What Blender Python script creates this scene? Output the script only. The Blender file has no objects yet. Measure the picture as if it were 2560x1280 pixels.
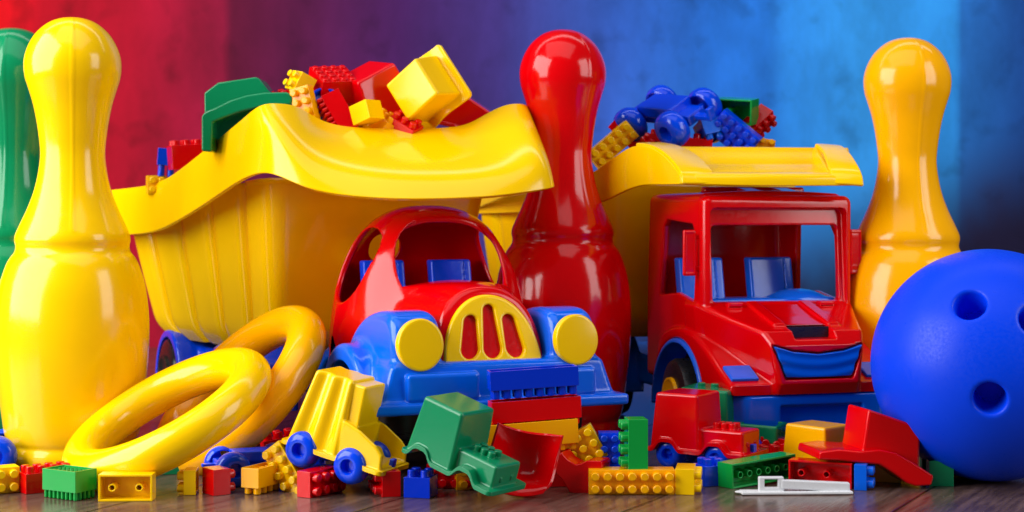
import bpy, bmesh, math, random
import numpy as np
from mathutils import Matrix, Vector, Euler
R = math.radians
S = bpy.context.scene
C = S.collection
random.seed(7); np.random.seed(7)

# ------------------------------------------------------------------ camera, world, lights (1 unit = 1 cm)
S.unit_settings.scale_length = 0.01
FPX, H0, HY = 4000.0, 14.2, 530.0
cam = bpy.data.cameras.new('camera'); camo = bpy.data.objects.new('camera', cam); C.objects.link(camo)
camo.location = (0, 0, H0); camo.rotation_euler = (R(90), 0, 0)
cam.sensor_width = 36; cam.lens = 36*FPX/2560; cam.shift_y = -(640-HY)/2560
cam.clip_start = 1; cam.clip_end = 2000
cam.dof.use_dof = True; cam.dof.focus_distance = 84; cam.dof.aperture_fstop = 0.16
S.camera = camo
W = bpy.data.worlds.new('World'); S.world = W; W.use_nodes = True
W.node_tree.nodes['Background'].inputs[0].default_value = (0.75, 0.85, 1, 1)
W.node_tree.nodes['Background'].inputs[1].default_value = 0.05
S.view_settings.view_transform = 'Standard'; S.view_settings.look = 'None'
S.view_settings.exposure = 0.34; S.view_settings.gamma = 1
def area(name, loc, target, sx, sy, power, col=(1, 1, 1)):
    l = bpy.data.lights.new(name, 'AREA'); l.shape = 'RECTANGLE'; l.size = sx; l.size_y = sy
    l.energy = power; l.color = col
    o = bpy.data.objects.new(name, l); C.objects.link(o); o.location = loc
    d = Vector(target)-Vector(loc); o.rotation_euler = d.to_track_quat('-Z', 'Y').to_euler()
    return o
area('softbox_or_fill', (-78, 60, 46), (-8, 92, 9), 80, 78, 124000, (1, .99, .97))
area('softbox_or_fill', (80, 52, 44), (8, 94, 9), 40, 64, 34000, (1, .98, .96))
area('softbox_or_fill', (-10, 60, 105), (0, 95, 0), 110, 70, 24000)  # fill lamp added overhead to lighten the canopy tops
area('softbox_or_fill', (0, 118, 85), (0, 168, 24), 170, 16, 21000)  # extra lamp added only to brighten the backdrop

# ------------------------------------------------------------------ pixel + depth -> world point
def P(px, py, D): return Vector(((px-1280)*D/FPX, D, H0-(py-HY)*D/FPX))

# ------------------------------------------------------------------ materials
def srgb(r, g, b):
    f = lambda c: ((c/255+.055)/1.055)**2.4 if c > 10 else c/255/12.92
    return (f(r), f(g), f(b), 1)
def plastic(name, col, rough=.14, bump=.0007, sss=0.0, spec=.42):
    m = bpy.data.materials.new(name); m.use_nodes = True
    nt = m.node_tree; b = nt.nodes['Principled BSDF']
    tc = nt.nodes.new('ShaderNodeTexCoord')
    n1 = nt.nodes.new('ShaderNodeTexNoise'); n1.inputs['Scale'].default_value = .55; n1.inputs['Detail'].default_value = 3
    n2 = nt.nodes.new('ShaderNodeTexNoise'); n2.inputs['Scale'].default_value = 7; n2.inputs['Detail'].default_value = 4
    nt.links.new(tc.outputs['Object'], n1.inputs['Vector']); nt.links.new(tc.outputs['Object'], n2.inputs['Vector'])
    mp = nt.nodes.new('ShaderNodeMapRange'); mp.inputs[1].default_value = .3; mp.inputs[2].default_value = .75
    mp.inputs[3].default_value = rough*.75; mp.inputs[4].default_value = rough*1.5
    nt.links.new(n2.outputs[0], mp.inputs[0]); nt.links.new(mp.outputs[0], b.inputs['Roughness'])
    hs = nt.nodes.new('ShaderNodeHueSaturation'); hs.inputs['Color'].default_value = (*col, 1)
    mv = nt.nodes.new('ShaderNodeMapRange'); mv.inputs[3].default_value = .96; mv.inputs[4].default_value = 1.04
    nt.links.new(n1.outputs[0], mv.inputs[0]); nt.links.new(mv.outputs[0], hs.inputs['Value'])
    nt.links.new(hs.outputs[0], b.inputs['Base Color'])
    bp = nt.nodes.new('ShaderNodeBump'); bp.inputs['Strength'].default_value = 1; bp.inputs['Distance'].default_value = bump
    ad = nt.nodes.new('ShaderNodeMath'); ad.operation = 'MULTIPLY_ADD'; ad.inputs[1].default_value = 4
    nt.links.new(n1.outputs[0], ad.inputs[0]); nt.links.new(n2.outputs[0], ad.inputs[2])
    nt.links.new(ad.outputs[0], bp.inputs['Height']); nt.links.new(bp.outputs[0], b.inputs['Normal'])
    b.inputs['Specular IOR Level'].default_value = spec
    if sss:
        b.inputs['Subsurface Weight'].default_value = sss
        b.inputs['Subsurface Radius'].default_value = (.8, .35, .1); b.inputs['Subsurface Scale'].default_value = .35
    return m
M = dict(
    yellow=plastic('yellow_plastic', (1.0, .60, .0)),
    amber=plastic('amber_plastic', (1.0, .45, .0)),
    red=plastic('red_plastic', (.68, .0, .002), .12),
    blue=plastic('blue_plastic', (.0, .055, .80)),
    skyblue=plastic('mid_blue_plastic', (.0, .12, .80)),
    deepblue=plastic('deep_blue_plastic', (.0, .03, .60)),
    green=plastic('green_plastic', (.003, .22, .085)),
    bgreen=plastic('bright_green_plastic', (.003, .34, .05)),
    black=plastic('black_plastic', (.012, .012, .014), .3),
    white=plastic('white_plastic', (.72, .73, .76), .3),
    ball=plastic('ball_plastic', (.0, .052, .84), .36, .0006, 0, .2),
)
# ------------------------------------------------------------------ object helpers
def mesh_obj(name, me, mat, parent=None, pm=None):
    o = bpy.data.objects.new(name, me); C.objects.link(o)
    me.materials.clear(); me.materials.append(M[mat] if isinstance(mat, str) else mat)
    if parent:
        o.parent = parent
        if pm is not None: o.matrix_parent_inverse = pm.inverted()
    return o
def tag(o, label=None, cat=None, group=None, kind=None):
    if label: o['label'] = label
    if cat: o['category'] = cat
    if group: o['group'] = group
    if kind: o['kind'] = kind
    return o
def empty(name, M4, label, cat, group=None):
    o = bpy.data.objects.new(name, None); C.objects.link(o); o.matrix_world = M4; o.empty_display_size = 1
    return tag(o, label, cat, group)
def rotm(rx, ry, rz): return Euler((R(rx), R(ry), R(rz)), 'XYZ').to_matrix().to_4x4()
def TR(loc, rx=0, ry=0, rz=0, s=1): return Matrix.Translation(loc) @ rotm(rx, ry, rz) @ Matrix.Scale(s, 4)
def smooth(me, ang=None):
    me.polygons.foreach_set('use_smooth', [True]*len(me.polygons))
    if ang: me.set_sharp_from_angle(angle=R(ang))
def bm_mesh(bm, name, ang=35):
    bmesh.ops.recalc_face_normals(bm, faces=bm.faces)
    me = bpy.data.meshes.new(name); bm.to_mesh(me); bm.free(); smooth(me, ang); return me
def bevel(o, w, seg=2, ang=35):
    b = o.modifiers.new('Bevel', 'BEVEL'); b.width = w; b.segments = seg; b.limit_method = 'ANGLE'
    b.angle_limit = R(ang); b.harden_normals = True
    return o
def lathe(name, prof, seg=96):
    vs = []; fs = []
    n = len(prof)
    for r, z in prof:
        for k in range(seg):
            a = 2*math.pi*k/seg; vs.append((r*math.cos(a), r*math.sin(a), z))
    for i in range(n-1):
        for k in range(seg):
            k2 = (k+1) % seg
            fs.append((i*seg+k, i*seg+k2, (i+1)*seg+k2, (i+1)*seg+k))
    me = bpy.data.meshes.new(name); me.from_pydata(vs, [], fs)
    bm = bmesh.new(); bm.from_mesh(me); bmesh.ops.remove_doubles(bm, verts=bm.verts, dist=1e-4)
    bmesh.ops.recalc_face_normals(bm, faces=bm.faces); bm.to_mesh(me); bm.free()
    return me
def spline(pts, n=8):
    """Catmull-Rom through 2D/3D points"""
    pts = [Vector(p) for p in pts]; out = []
    for i in range(len(pts)-1):
        p0 = pts[max(i-1, 0)]; p1 = pts[i]; p2 = pts[i+1]; p3 = pts[min(i+2, len(pts)-1)]
        for k in range(n):
            t = k/n
            out.append(.5*((2*p1)+(p2-p0)*t+(2*p0-5*p1+4*p2-p3)*t*t+(3*p1-p0-3*p2+p3)*t**3))
    out.append(pts[-1]); return out

# ------------------------------------------------------------------ signed-distance modelling
def smin(a, b, k): h = np.clip(.5+.5*(b-a)/k, 0, 1); return b*(1-h)+a*h-k*h*(1-h)
def smax(a, b, k): return -smin(-a, -b, k)
def rbox(x, y, z, c, h, r):
    qx = np.abs(x-c[0])-(h[0]-r); qy = np.abs(y-c[1])-(h[1]-r); qz = np.abs(z-c[2])-(h[2]-r)
    return np.sqrt(np.maximum(qx, 0)**2+np.maximum(qy, 0)**2+np.maximum(qz, 0)**2)+np.minimum(np.maximum(qx, np.maximum(qy, qz)), 0)-r
def ell(x, y, z, c, s):
    k0 = np.sqrt(((x-c[0])/s[0])**2+((y-c[1])/s[1])**2+((z-c[2])/s[2])**2)
    k1 = np.sqrt(((x-c[0])/s[0]**2)**2+((y-c[1])/s[1]**2)**2+((z-c[2])/s[2]**2)**2)+1e-6
    return k0*(k0-1)/k1
def cyl(u, v, w, cu, cv, r, w0, w1, rd=.05):
    a = np.sqrt((u-cu)**2+(v-cv)**2)-(r-rd); b = np.abs(w-(w0+w1)/2)-((w1-w0)/2-rd)
    return np.minimum(np.maximum(a, b), 0)+np.sqrt(np.maximum(a, 0)**2+np.maximum(b, 0)**2)-rd
def poly2(u, v, pts):
    d = np.full(u.shape, 1e9); s = np.ones(u.shape); n = len(pts)
    for i in range(n):
        ax, ay = pts[i]; bx, by = pts[i-1]
        ex, ey = bx-ax, by-ay; wx, wy = u-ax, v-ay
        t = np.clip((wx*ex+wy*ey)/(ex*ex+ey*ey+1e-12), 0, 1)
        d = np.minimum(d, (wx-ex*t)**2+(wy-ey*t)**2)
        c1 = v >= ay; c2 = v < by; c3 = ex*wy > ey*wx
        s = np.where((c1 & c2 & c3) | (~c1 & ~c2 & ~c3), -s, s)
    return s*np.sqrt(d)
def ext(d2, w, w0, w1, r=0.0):
    a = d2+r; b = np.abs(w-(w0+w1)/2)-((w1-w0)/2-r)
    return np.minimum(np.maximum(a, b), 0)+np.sqrt(np.maximum(a, 0)**2+np.maximum(b, 0)**2)-r
def sdf_mesh(name, f, lo, hi, h):
    n = [int(math.ceil((hi[i]-lo[i])/h))+1 for i in range(3)]
    ax = [lo[i]+h*np.arange(n[i]) for i in range(3)]
    X, Y, Z = np.meshgrid(*ax, indexing='ij'); V = f(X, Y, Z); V = np.where(np.abs(V) < 1e-7, 1e-7, V)
    ins = V < 0
    sh = tuple(k-1 for k in n); cnt = np.zeros(sh); acc = np.zeros(sh+(3,))
    def sl(c): return tuple(slice(c[i], n[i]-1+c[i]) for i in range(3))
    co = [(a, b, c) for a in (0, 1) for b in (0, 1) for c in (0, 1)]
    for a in co:
        for d in range(3):
            if a[d] == 0:
                b = list(a); b[d] = 1; b = tuple(b)
                va, vb = V[sl(a)], V[sl(b)]; m = (va < 0) != (vb < 0)
                t = np.where(m, va/np.where(m, va-vb, 1), 0)
                cnt += m
                for k in range(3): acc[..., k] += m*(a[k]+(t if k == d else 0))
    mask = cnt > 0; idx = -np.ones(sh, int); idx[mask] = np.arange(mask.sum())
    ii = np.argwhere(mask); pts = (ii+acc[mask]/cnt[mask][:, None])*h+np.array(lo)
    faces = []
    for d in range(3):
        e, g = (d+1) % 3, (d+2) % 3
        s0 = [slice(None)]*3; s1 = [slice(None)]*3; s0[d] = slice(0, n[d]-1); s1[d] = slice(1, n[d])
        a, b = ins[tuple(s0)], ins[tuple(s1)]; w = np.argwhere(a != b)
        ok = (w[:, e] > 0) & (w[:, g] > 0) & (w[:, e] < n[e]-1) & (w[:, g] < n[g]-1); w = w[ok]
        q = []
        for de, dg in ((-1, -1), (0, -1), (0, 0), (-1, 0)):
            c = w.copy(); c[:, e] += de; c[:, g] += dg; q.append(idx[c[:, 0], c[:, 1], c[:, 2]])
        q = np.stack(q, 1); fl = a[tuple(w.T)]
        q[~fl] = q[~fl][:, ::-1]; faces.append(q)
    F = np.concatenate(faces); F = F[(F >= 0).all(1)]
    def grad(p):
        e = h*.25
        return np.stack([f(p[:, 0]+(e if k == 0 else 0), p[:, 1]+(e if k == 1 else 0), p[:, 2]+(e if k == 2 else 0)) -
                         f(p[:, 0]-(e if k == 0 else 0), p[:, 1]-(e if k == 1 else 0), p[:, 2]-(e if k == 2 else 0)) for k in range(3)], 1)/(2*e)
    for _ in range(2):
        g = grad(pts); gl = np.maximum((g**2).sum(1), .05); d = f(pts[:, 0], pts[:, 1], pts[:, 2])
        pts = pts-np.clip(d/gl, -h*.5, h*.5)[:, None]*g
    g = grad(pts); g /= np.linalg.norm(g, axis=1)[:, None]+1e-9
    me = bpy.data.meshes.new(name)
    me.vertices.add(len(pts)); me.vertices.foreach_set('co', pts.astype(np.float32).ravel())
    me.loops.add(F.size); me.loops.foreach_set('vertex_index', F.astype(np.int32).ravel())
    me.polygons.add(len(F)); me.polygons.foreach_set('loop_start', np.arange(0, F.size, 4, dtype=np.int32))
    me.update(calc_edges=True); me.validate(); smooth(me)
    if len(me.vertices) == len(g): me.normals_split_custom_set_from_vertices(g.astype(float).tolist())
    return me

# ================================================================== SETTING
def floor_mat():
    m = bpy.data.materials.new('dark_laminate'); m.use_nodes = True; nt = m.node_tree; L = nt.links.new
    b = nt.nodes['Principled BSDF']; N = nt.nodes.new
    tc = N('ShaderNodeTexCoord'); mp = N('ShaderNodeMapping'); mp.inputs['Rotation'].default_value = (0, 0, R(28.4))
    L(tc.outputs['Object'], mp.inputs['Vector'])     # after rotation: y runs along the planks
    sx = N('ShaderNodeSeparateXYZ'); L(mp.outputs[0], sx.inputs[0])
    def mth(op, a, bb=None, c=None):
        n = N('ShaderNodeMath'); n.operation = op
        for i, v in enumerate((a, bb, c)):
            if v is None: continue
            if isinstance(v, (int, float)): n.inputs[i].default_value = v
            else: L(v, n.inputs[i])
        return n.outputs[0]
    # seam through ground point (18.0, 75.7)
    x0 = 18.0*math.cos(R(28.4))-75.7*math.sin(R(28.4))
    u = mth('DIVIDE', mth('SUBTRACT', sx.outputs[0], x0), 11.2)
    fl = mth('FLOOR', u); fr = mth('SUBTRACT', u, fl)
    dist = mth('MINIMUM', fr, mth('SUBTRACT', 1, fr))
    seam = N('ShaderNodeMapRange'); seam.inputs[1].default_value = .002; seam.inputs[2].default_value = .011; L(dist, seam.inputs[0])
    cx = N('ShaderNodeCombineXYZ'); L(mth('MULTIPLY', sx.outputs[0], 1), cx.inputs[0]); L(mth('MULTIPLY_ADD', sx.outputs[1], .09, mth('MULTIPLY', fl, 37.3)), cx.inputs[1])
    L(mth('MULTIPLY', fl, 5.1), cx.inputs[2])
    g1 = N('ShaderNodeTexNoise'); g1.inputs['Scale'].default_value = 2.6; g1.inputs['Detail'].default_value = 7; g1.inputs['Roughness'].default_value = .7; L(cx.outputs[0], g1.inputs['Vector'])
    g2 = N('ShaderNodeTexNoise'); g2.inputs['Scale'].default_value = 9; g2.inputs['Detail'].default_value = 5; L(cx.outputs[0], g2.inputs['Vector'])
    cr = N('ShaderNodeValToRGB'); cr.color_ramp.elements[0].position = .35; cr.color_ramp.elements[0].color = (.05, .028, .022, 1)
    cr.color_ramp.elements[1].position = .68; cr.color_ramp.elements[1].color = (.19, .115, .09, 1)
    L(g1.outputs[0], cr.inputs[0])
    mx = N('ShaderNodeMix'); mx.data_type = 'RGBA'; mx.inputs[6].default_value = (.006, .005, .005, 1)
    L(seam.outputs[0], mx.inputs[0]); L(cr.outputs[0], mx.inputs[7]); du = N('ShaderNodeTexVoronoi'); du.inputs['Scale'].default_value = 2.2; L(tc.outputs['Object'], du.inputs['Vector'])
    dm = N('ShaderNodeMapRange'); dm.inputs[1].default_value = .05; dm.inputs[2].default_value = .075; dm.inputs[3].default_value = .6; dm.inputs[4].default_value = 0; L(du.outputs['Distance'], dm.inputs[0])
    dx = N('ShaderNodeMix'); dx.data_type = 'RGBA'; dx.inputs[7].default_value = (.45, .43, .42, 1); L(dm.outputs[0], dx.inputs[0]); L(mx.outputs[2], dx.inputs[6]); L(dx.outputs[2], b.inputs['Base Color'])
    rr = N('ShaderNodeMapRange'); rr.inputs[3].default_value = .10; rr.inputs[4].default_value = .27; L(g2.outputs[0], rr.inputs[0]); L(rr.outputs[0], b.inputs['Roughness'])
    hgt = mth('ADD', mth('MULTIPLY', seam.outputs[0], .05), mth('ADD', mth('MULTIPLY', g2.outputs[0], .018), mth('MULTIPLY', g1.outputs[0], .03)))
    bp = N('ShaderNodeBump'); bp.inputs['Strength'].default_value = 1; bp.inputs['Distance'].default_value = .7
    L(hgt, bp.inputs['Height']); L(bp.outputs[0], b.inputs['Normal'])
    b.inputs['Specular IOR Level'].default_value = .6
    return m
def plane(name, pts, mat):
    me = bpy.data.meshes.new(name); me.from_pydata(pts, [], [tuple(range(len(pts)))])
    return mesh_obj(name, me, mat)
fl = plane('floor', [(-160, 20, 0), (160, 20, 0), (160, 175, 0), (-160, 175, 0)], floor_mat()); tag(fl, kind='structure')

def backdrop_mat():
    m = bpy.data.materials.new('painted_canvas'); m.use_nodes = True; nt = m.node_tree; L = nt.links.new; N = nt.nodes.new
    b = nt.nodes['Principled BSDF']; b.inputs['Roughness'].default_value = .8; b.inputs['Specular IOR Level'].default_value = .15
    tc = N('ShaderNodeTexCoord'); sx = N('ShaderNodeSeparateXYZ'); L(tc.outputs['Object'], sx.inputs[0])
    mr = N('ShaderNodeMapRange'); mr.inputs[1].default_value = -54; mr.inputs[2].default_value = 54; L(sx.outputs[0], mr.inputs[0])
    cr = N('ShaderNodeValToRGB'); e = cr.color_ramp.elements
    stops = [(0, (222, 8, 20)), (110, (190, 9, 32)), (330, (176, 12, 42)), (560, (146, 18, 58)), (582, (98, 14, 50)), (800, (84, 20, 70)),
             (1000, (72, 28, 94)), (1250, (66, 52, 130)), (1530, (52, 96, 196)), (1780, (38, 112, 214)), (1915, (40, 124, 228)), (1965, (50, 146, 244)),
             (2150, (58, 165, 255)), (2385, (52, 158, 250)), (2400, (44, 120, 210)), (2560, (34, 90, 180))]
    e[0].position = 0; e[0].color = srgb(*stops[0][1]); e[1].position = 1; e[1].color = srgb(*stops[-1][1])
    for px, c in stops[1:-1]:
        k = e.new(px/2560); k.color = srgb(*c)
    L(mr.outputs[0], cr.inputs[0])
    n1 = N('ShaderNodeTexNoise'); n1.inputs['Scale'].default_value = .09; n1.inputs['Detail'].default_value = 6; n1.inputs['Roughness'].default_value = .62
    mp = N('ShaderNodeMapping'); mp.inputs['Scale'].default_value = (1.6, 1, .8); L(tc.outputs['Object'], mp.inputs[0]); L(mp.outputs[0], n1.inputs[0])
    n2 = N('ShaderNodeTexNoise'); n2.inputs['Scale'].default_value = .24; n2.inputs['Detail'].default_value = 4; L(tc.outputs['Object'], n2.inputs[0])
    # colour turns to dark navy towards the lower right of the canvas
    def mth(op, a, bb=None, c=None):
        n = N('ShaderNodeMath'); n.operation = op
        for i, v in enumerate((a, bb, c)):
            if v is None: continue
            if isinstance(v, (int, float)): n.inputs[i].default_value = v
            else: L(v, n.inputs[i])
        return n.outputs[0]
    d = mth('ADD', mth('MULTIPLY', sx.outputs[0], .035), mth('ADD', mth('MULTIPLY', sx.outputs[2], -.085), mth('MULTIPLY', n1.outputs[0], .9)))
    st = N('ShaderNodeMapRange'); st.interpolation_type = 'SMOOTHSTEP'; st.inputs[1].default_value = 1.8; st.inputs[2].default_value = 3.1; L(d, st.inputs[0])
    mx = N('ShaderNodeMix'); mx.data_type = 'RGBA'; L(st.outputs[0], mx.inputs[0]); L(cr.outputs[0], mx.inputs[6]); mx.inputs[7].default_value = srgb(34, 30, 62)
    v1 = N('ShaderNodeMapRange'); v1.inputs[1].default_value = .3; v1.inputs[2].default_value = .7; v1.inputs[3].default_value = .66; v1.inputs[4].default_value = 1.2; L(n1.outputs[0], v1.inputs[0])
    v2 = N('ShaderNodeMapRange'); v2.inputs[1].default_value = .57; v2.inputs[2].default_value = .70; v2.inputs[3].default_value = 1; v2.inputs[4].default_value = .74; L(n2.outputs[0], v2.inputs[0])
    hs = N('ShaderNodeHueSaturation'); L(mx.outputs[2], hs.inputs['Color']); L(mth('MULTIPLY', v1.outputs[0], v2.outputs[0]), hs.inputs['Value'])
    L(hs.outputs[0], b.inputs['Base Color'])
    return m
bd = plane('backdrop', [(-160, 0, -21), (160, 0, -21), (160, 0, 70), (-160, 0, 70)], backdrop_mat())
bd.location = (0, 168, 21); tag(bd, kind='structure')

# ================================================================== BOWLING PINS
prof_px = [(0, 45), (30, 48), (60, 60), (88, 84), (106, 112), (117, 142), (120, 168), (117, 198), (108, 228), (98, 262), (90, 300),
           (84, 340), (80, 380), (81, 410), (87, 450), (97, 490), (112, 530), (128, 565), (139, 590), (142, 602), (142, 611),
           (140, 620), (140, 630), (144, 640), (153, 652), (164, 674), (178, 720), (186, 775), (189, 830), (188, 890), (184, 945),
           (178, 1000), (172, 1050), (167, 1085), (162, 1105), (157, 1117), (160, 1128), (162, 1140), (159, 1155), (154, 1163), (148, 1165)]
pp = spline([(r, y) for r, y in prof_px], 4)
prof = [(max(p[0], 0)/44.8, (1165-p[1])/44.8) for p in pp]; prof[0] = (0.0001, prof[0][1]); prof.append((0.0001, 0))
def pin(px, D, mat, s, rz, label):
    me = lathe('bowling_pin', prof, 128)
    # moulding seam: a fine raised line in the XZ plane
    for v in me.vertices:
        r = math.hypot(v.co.x, v.co.y)
        if r > .05 and v.co.z > 12.9:
            a = math.atan2(v.co.y, v.co.x)
            if abs(abs(a)-math.pi/2) < 1e-3: v.co.y *= 1+.045/r
    smooth(me)
    o = mesh_obj('bowling_pin', me, mat); o.matrix_world = TR(((px-1280)*D/FPX, D, 0), 0, 0, rz, s)
    return tag(o, label, 'bowling pin', 'toy bowling pins standing on the floor')
pin(182, 91.5, 'yellow', 1.013, 15, 'large glossy yellow bowling pin at the far left, in front of the green one')
pin(32, 100, 'green', 1.028, 5, 'green bowling pin cut off by the left edge, behind the yellow one')
pin(1407, 102, 'red', 1.033, 40, 'glossy red bowling pin standing between the two dump trucks')
pin(2268, 100.3, 'amber', 1.005, 10, 'yellow bowling pin standing behind the red truck cab and the blue ball')

# ================================================================== BALL
bc = Vector(((2472-1280)*84.8/FPX, 84.8, 6.12)); BR = 6.12
def hole_dir(px, py):
    d = (P(px, py, 84.8)-Vector((0, 0, H0))).normalized(); o = Vector((0, 0, H0))
    b_ = (bc-o).dot(d); c_ = (bc-o).length_squared-BR*BR; t = b_-math.sqrt(max(b_*b_-c_, 0))
    return ((o+d*t)-bc).normalized()
hd = [hole_dir(2424, 760), hole_dir(2475, 998), (hole_dir(2590, 800))]
def f_ball(x, y, z):
    d = np.sqrt(x*x+y*y+z*z)-BR
    for v in hd:
        t = x*v.x+y*v.y+z*v.z; r = np.sqrt(np.maximum(x*x+y*y+z*z-t*t, 0))
        d = smax(d, -np.where(t > 0, np.maximum(r-.68-(t-4)*.06, 4.2-t), 9), .26)
    return d
bo = mesh_obj('bowling_ball', sdf_mesh('bowling_ball', f_ball, (-6.4,)*3, (6.4,)*3, .11), 'ball'); bo.location = bc
tag(bo, 'large matt blue bowling ball with finger holes at the right edge', 'ball')

# ================================================================== RINGS
def ring(px, py, D, m, k, Rr, r, mat, label, sq=1.0):
    m = Vector(m).normalized(); k = Vector(k); k = (k-m*k.dot(m)).normalized(); n = m.cross(k)
    vs = []; fs = []; A, B = 128, 40
    for i in range(A):
        a = 2*math.pi*i/A
        for j in range(B):
            b = 2*math.pi*j/B
            rr = r*(1+(.012 if j in (0, ) else 0))
            w = Rr+rr*math.cos(b); vs.append(m*(w*math.cos(a))+k*(w*math.sin(a))+n*(rr*sq*math.sin(b)))
    for i in range(A):
        for j in range(B):
            fs.append((i*B+j, ((i+1) % A)*B+j, ((i+1) % A)*B+(j+1) % B, i*B+(j+1) % B))
    me = bpy.data.meshes.new('toss_ring'); me.from_pydata(vs, [], fs); bm = bmesh.new(); bm.from_mesh(me)
    bmesh.ops.recalc_face_normals(bm, faces=bm.faces); bm.to_mesh(me); bm.free(); smooth(me)
    o = mesh_obj('toss_ring', me, mat); o.location = P(px, py, D)
    return tag(o, label, 'ring', 'yellow plastic toss rings')
ring(419, 1042, 85.0, (.863, .25, .48), (.34, -.93, -.125), 4.9, 1.08, 'yellow', 'front yellow toss ring leaning low beside the big yellow pin')
ring(598, 978, 90.5, (.68, .16, .70), (.40, -.90, -.12), 5.05, 1.1, 'amber', 'rear yellow toss ring standing steeper behind the other ring')

# ================================================================== BRICKS
_bc = {}
def brick_mesh(nx, ny, p, h, closed=False, sh=.34, sr=.35):
    key = (nx, ny, p, h, closed, sh)
    if key in _bc: return _bc[key].copy()
    bm = bmesh.new(); X, Y, Z = nx*p/2, ny*p/2, h/2; t = .11
    o = [bm.verts.new(v) for v in ((-X, -Y, -Z), (X, -Y, -Z), (X, Y, -Z), (-X, Y, -Z), (-X, -Y, Z), (X, -Y, Z), (X, Y, Z), (-X, Y, Z))]
    for q in ((4, 5, 6, 7), (0, 1, 5, 4), (1, 2, 6, 5), (2, 3, 7, 6), (3, 0, 4, 7)): bm.faces.new([o[i] for i in q])
    if closed: bm.faces.new([o[i] for i in (3, 2, 1, 0)])
    else:
        zi = Z-t*1.3
        i_ = [bm.verts.new(v) for v in ((-X+t, -Y+t, -Z), (X-t, -Y+t, -Z), (X-t, Y-t, -Z), (-X+t, Y-t, -Z), (-X+t, -Y+t, zi), (X-t, -Y+t, zi), (X-t, Y-t, zi), (-X+t, Y-t, zi))]
        for a in range(4):
            b = (a+1) % 4
            bm.faces.new((o[a], i_[a], i_[b], o[b])); bm.faces.new((i_[a], i_[a+4], i_[b+4], i_[b]))
        bm.faces.new([i_[k] for k in (4, 5, 6, 7)])
    def tube(cx, cy, r, z0, z1, seg=18, ri=0, ch=.04):
        rings = []
        prof = [(r, z0), (r, z1-ch), (r-ch, z1)] if not ri else [(r, z1), (r, z0), (ri, z0), (ri, z1-.03)]
        for rr, zz in prof: rings.append([bm.verts.new((cx+rr*math.cos(2*math.pi*k/seg), cy+rr*math.sin(2*math.pi*k/seg), zz)) for k in range(seg)])
        for a in range(len(rings)-1):
            for k in range(seg): bm.faces.new((rings[a][k], rings[a][(k+1) % seg], rings[a+1][(k+1) % seg], rings[a+1][k]))
        if not ri: bm.faces.new(rings[-1])
    for i in range(nx):
        for j in range(ny): tube((i+.5-nx/2)*p, (j+.5-ny/2)*p, sr*p, Z-.02, Z+sh)
    if not closed:
        for i in range(1, nx):
            for j in range(1, ny):
                if ny == 2 and nx > 2 and i % 2 == 0 and nx < 6: continue
                tube((i-nx/2)*p, (j-ny/2)*p, .30*p, -Z+.06, Z-.14, ri=.19*p)
    me = bm_mesh(bm, 'toy_brick', 30); _bc[key] = me; return me
def min_z(o, M4):
    return min((M4 @ v.co).z for v in o.data.vertices)
def brick(mat, nx, ny, p, h, px, py, D, rot, label, group='small interlocking bricks lying on the floor', closed=False, sh=.34):
    me = brick_mesh(nx, ny, p, h, closed, sh)
    o = mesh_obj('toy_brick', me, mat); bevel(o, .025, 2)
    if py is None:
        M4 = TR(((px-1280)*D/FPX, D, 0), *rot); M4 = Matrix.Translation((0, 0, -min_z(o, M4)+.005)) @ M4
    else: M4 = TR(P(px, py, D), *rot)
    o.matrix_world = M4
    return tag(o, label, 'toy brick', group)
G2 = 'small bricks heaped in the left dump truck'; G3 = 'small bricks heaped in the right dump truck'; G4 = 'long bricks pressed into a leaning stack'
brick('yellow', 4, 2, .65, 1.05, -22, None, 80.9, (90, 0, 30), 'yellow brick cut off by the left edge, studs facing out')
brick('red', 4, 2, .62, 1.02, 113, None, 81.6, (0, 0, 38), 'red brick with studs up, end towards the front, left of the green one')
brick('bgreen', 8, 5, .287, 1.05, 174, None, 79.6, (180, 0, -31), 'bright green brick upside down on its row of fine studs', sh=.4)
brick('yellow', 4, 2, .66, .95, 318, None, 78.9, (-90, 0, 2), 'yellow brick on its side showing its hollow underside with two tubes')
brick('green', 3, 2, .62, 1.05, 412, None, 87.0, (0, 0, 10), 'dark green brick in shadow behind the rings')
brick('yellow', 2, 2, .62, .62, 478, None, 80.8, (0, -90, 4), 'yellow brick with two studs pointing left, left of the red one')
brick('red', 2, 2, .65, .95, 541, None, 80.7, (0, 90, 36), 'red closed brick standing corner forward with studs to the right', closed=True)
brick('amber', 2, 4, .53, 1.0, 655, None, 81.2, (180, 0, -26), 'yellow brick standing upside down on its studs, next to the blue wheels')
brick('yellow', 5, 2, .61, .8, 722, 1178, 81.7, (90, 55, -24), 'yellow brick propped on one corner, studs facing out, beside the small yellow truck')
brick('red', 2, 4, .65, .85, 800, None, 80.6, (0, 90, -32), 'red brick on its side below the small yellow truck, front wheel side')
brick('red', 2, 4, .64, .95, 968, None, 80.9, (0, -90, 14), 'red brick with two studs pointing left, beside the blue two-stud brick', closed=True)
brick('deepblue', 2, 2, .68, 1.02, 1052, None, 80.0, (0, 0, -14), 'small blue brick with studs up at the very front of the pile')
brick('blue', 4, 2, .62, 1.0, 755, None, 84.2, (0, 0, 10), 'blue brick in shadow behind the propped yellow brick')
brick('red', 4, 2, .62, 1.0, 712, 1112, 88.5, (0, -8, 20), 'dark red brick in shadow behind the rear ring and yellow truck')
brick('red', 4, 2, .62, 1.0, 1130, None, 82.6, (90, 0, -10), 'red brick lying under the small green truck body')
brick('amber', 4, 2, .62, 1.0, 1195, None, 82.4, (90, 0, 15), 'amber brick in shadow under the small green truck body')
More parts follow.
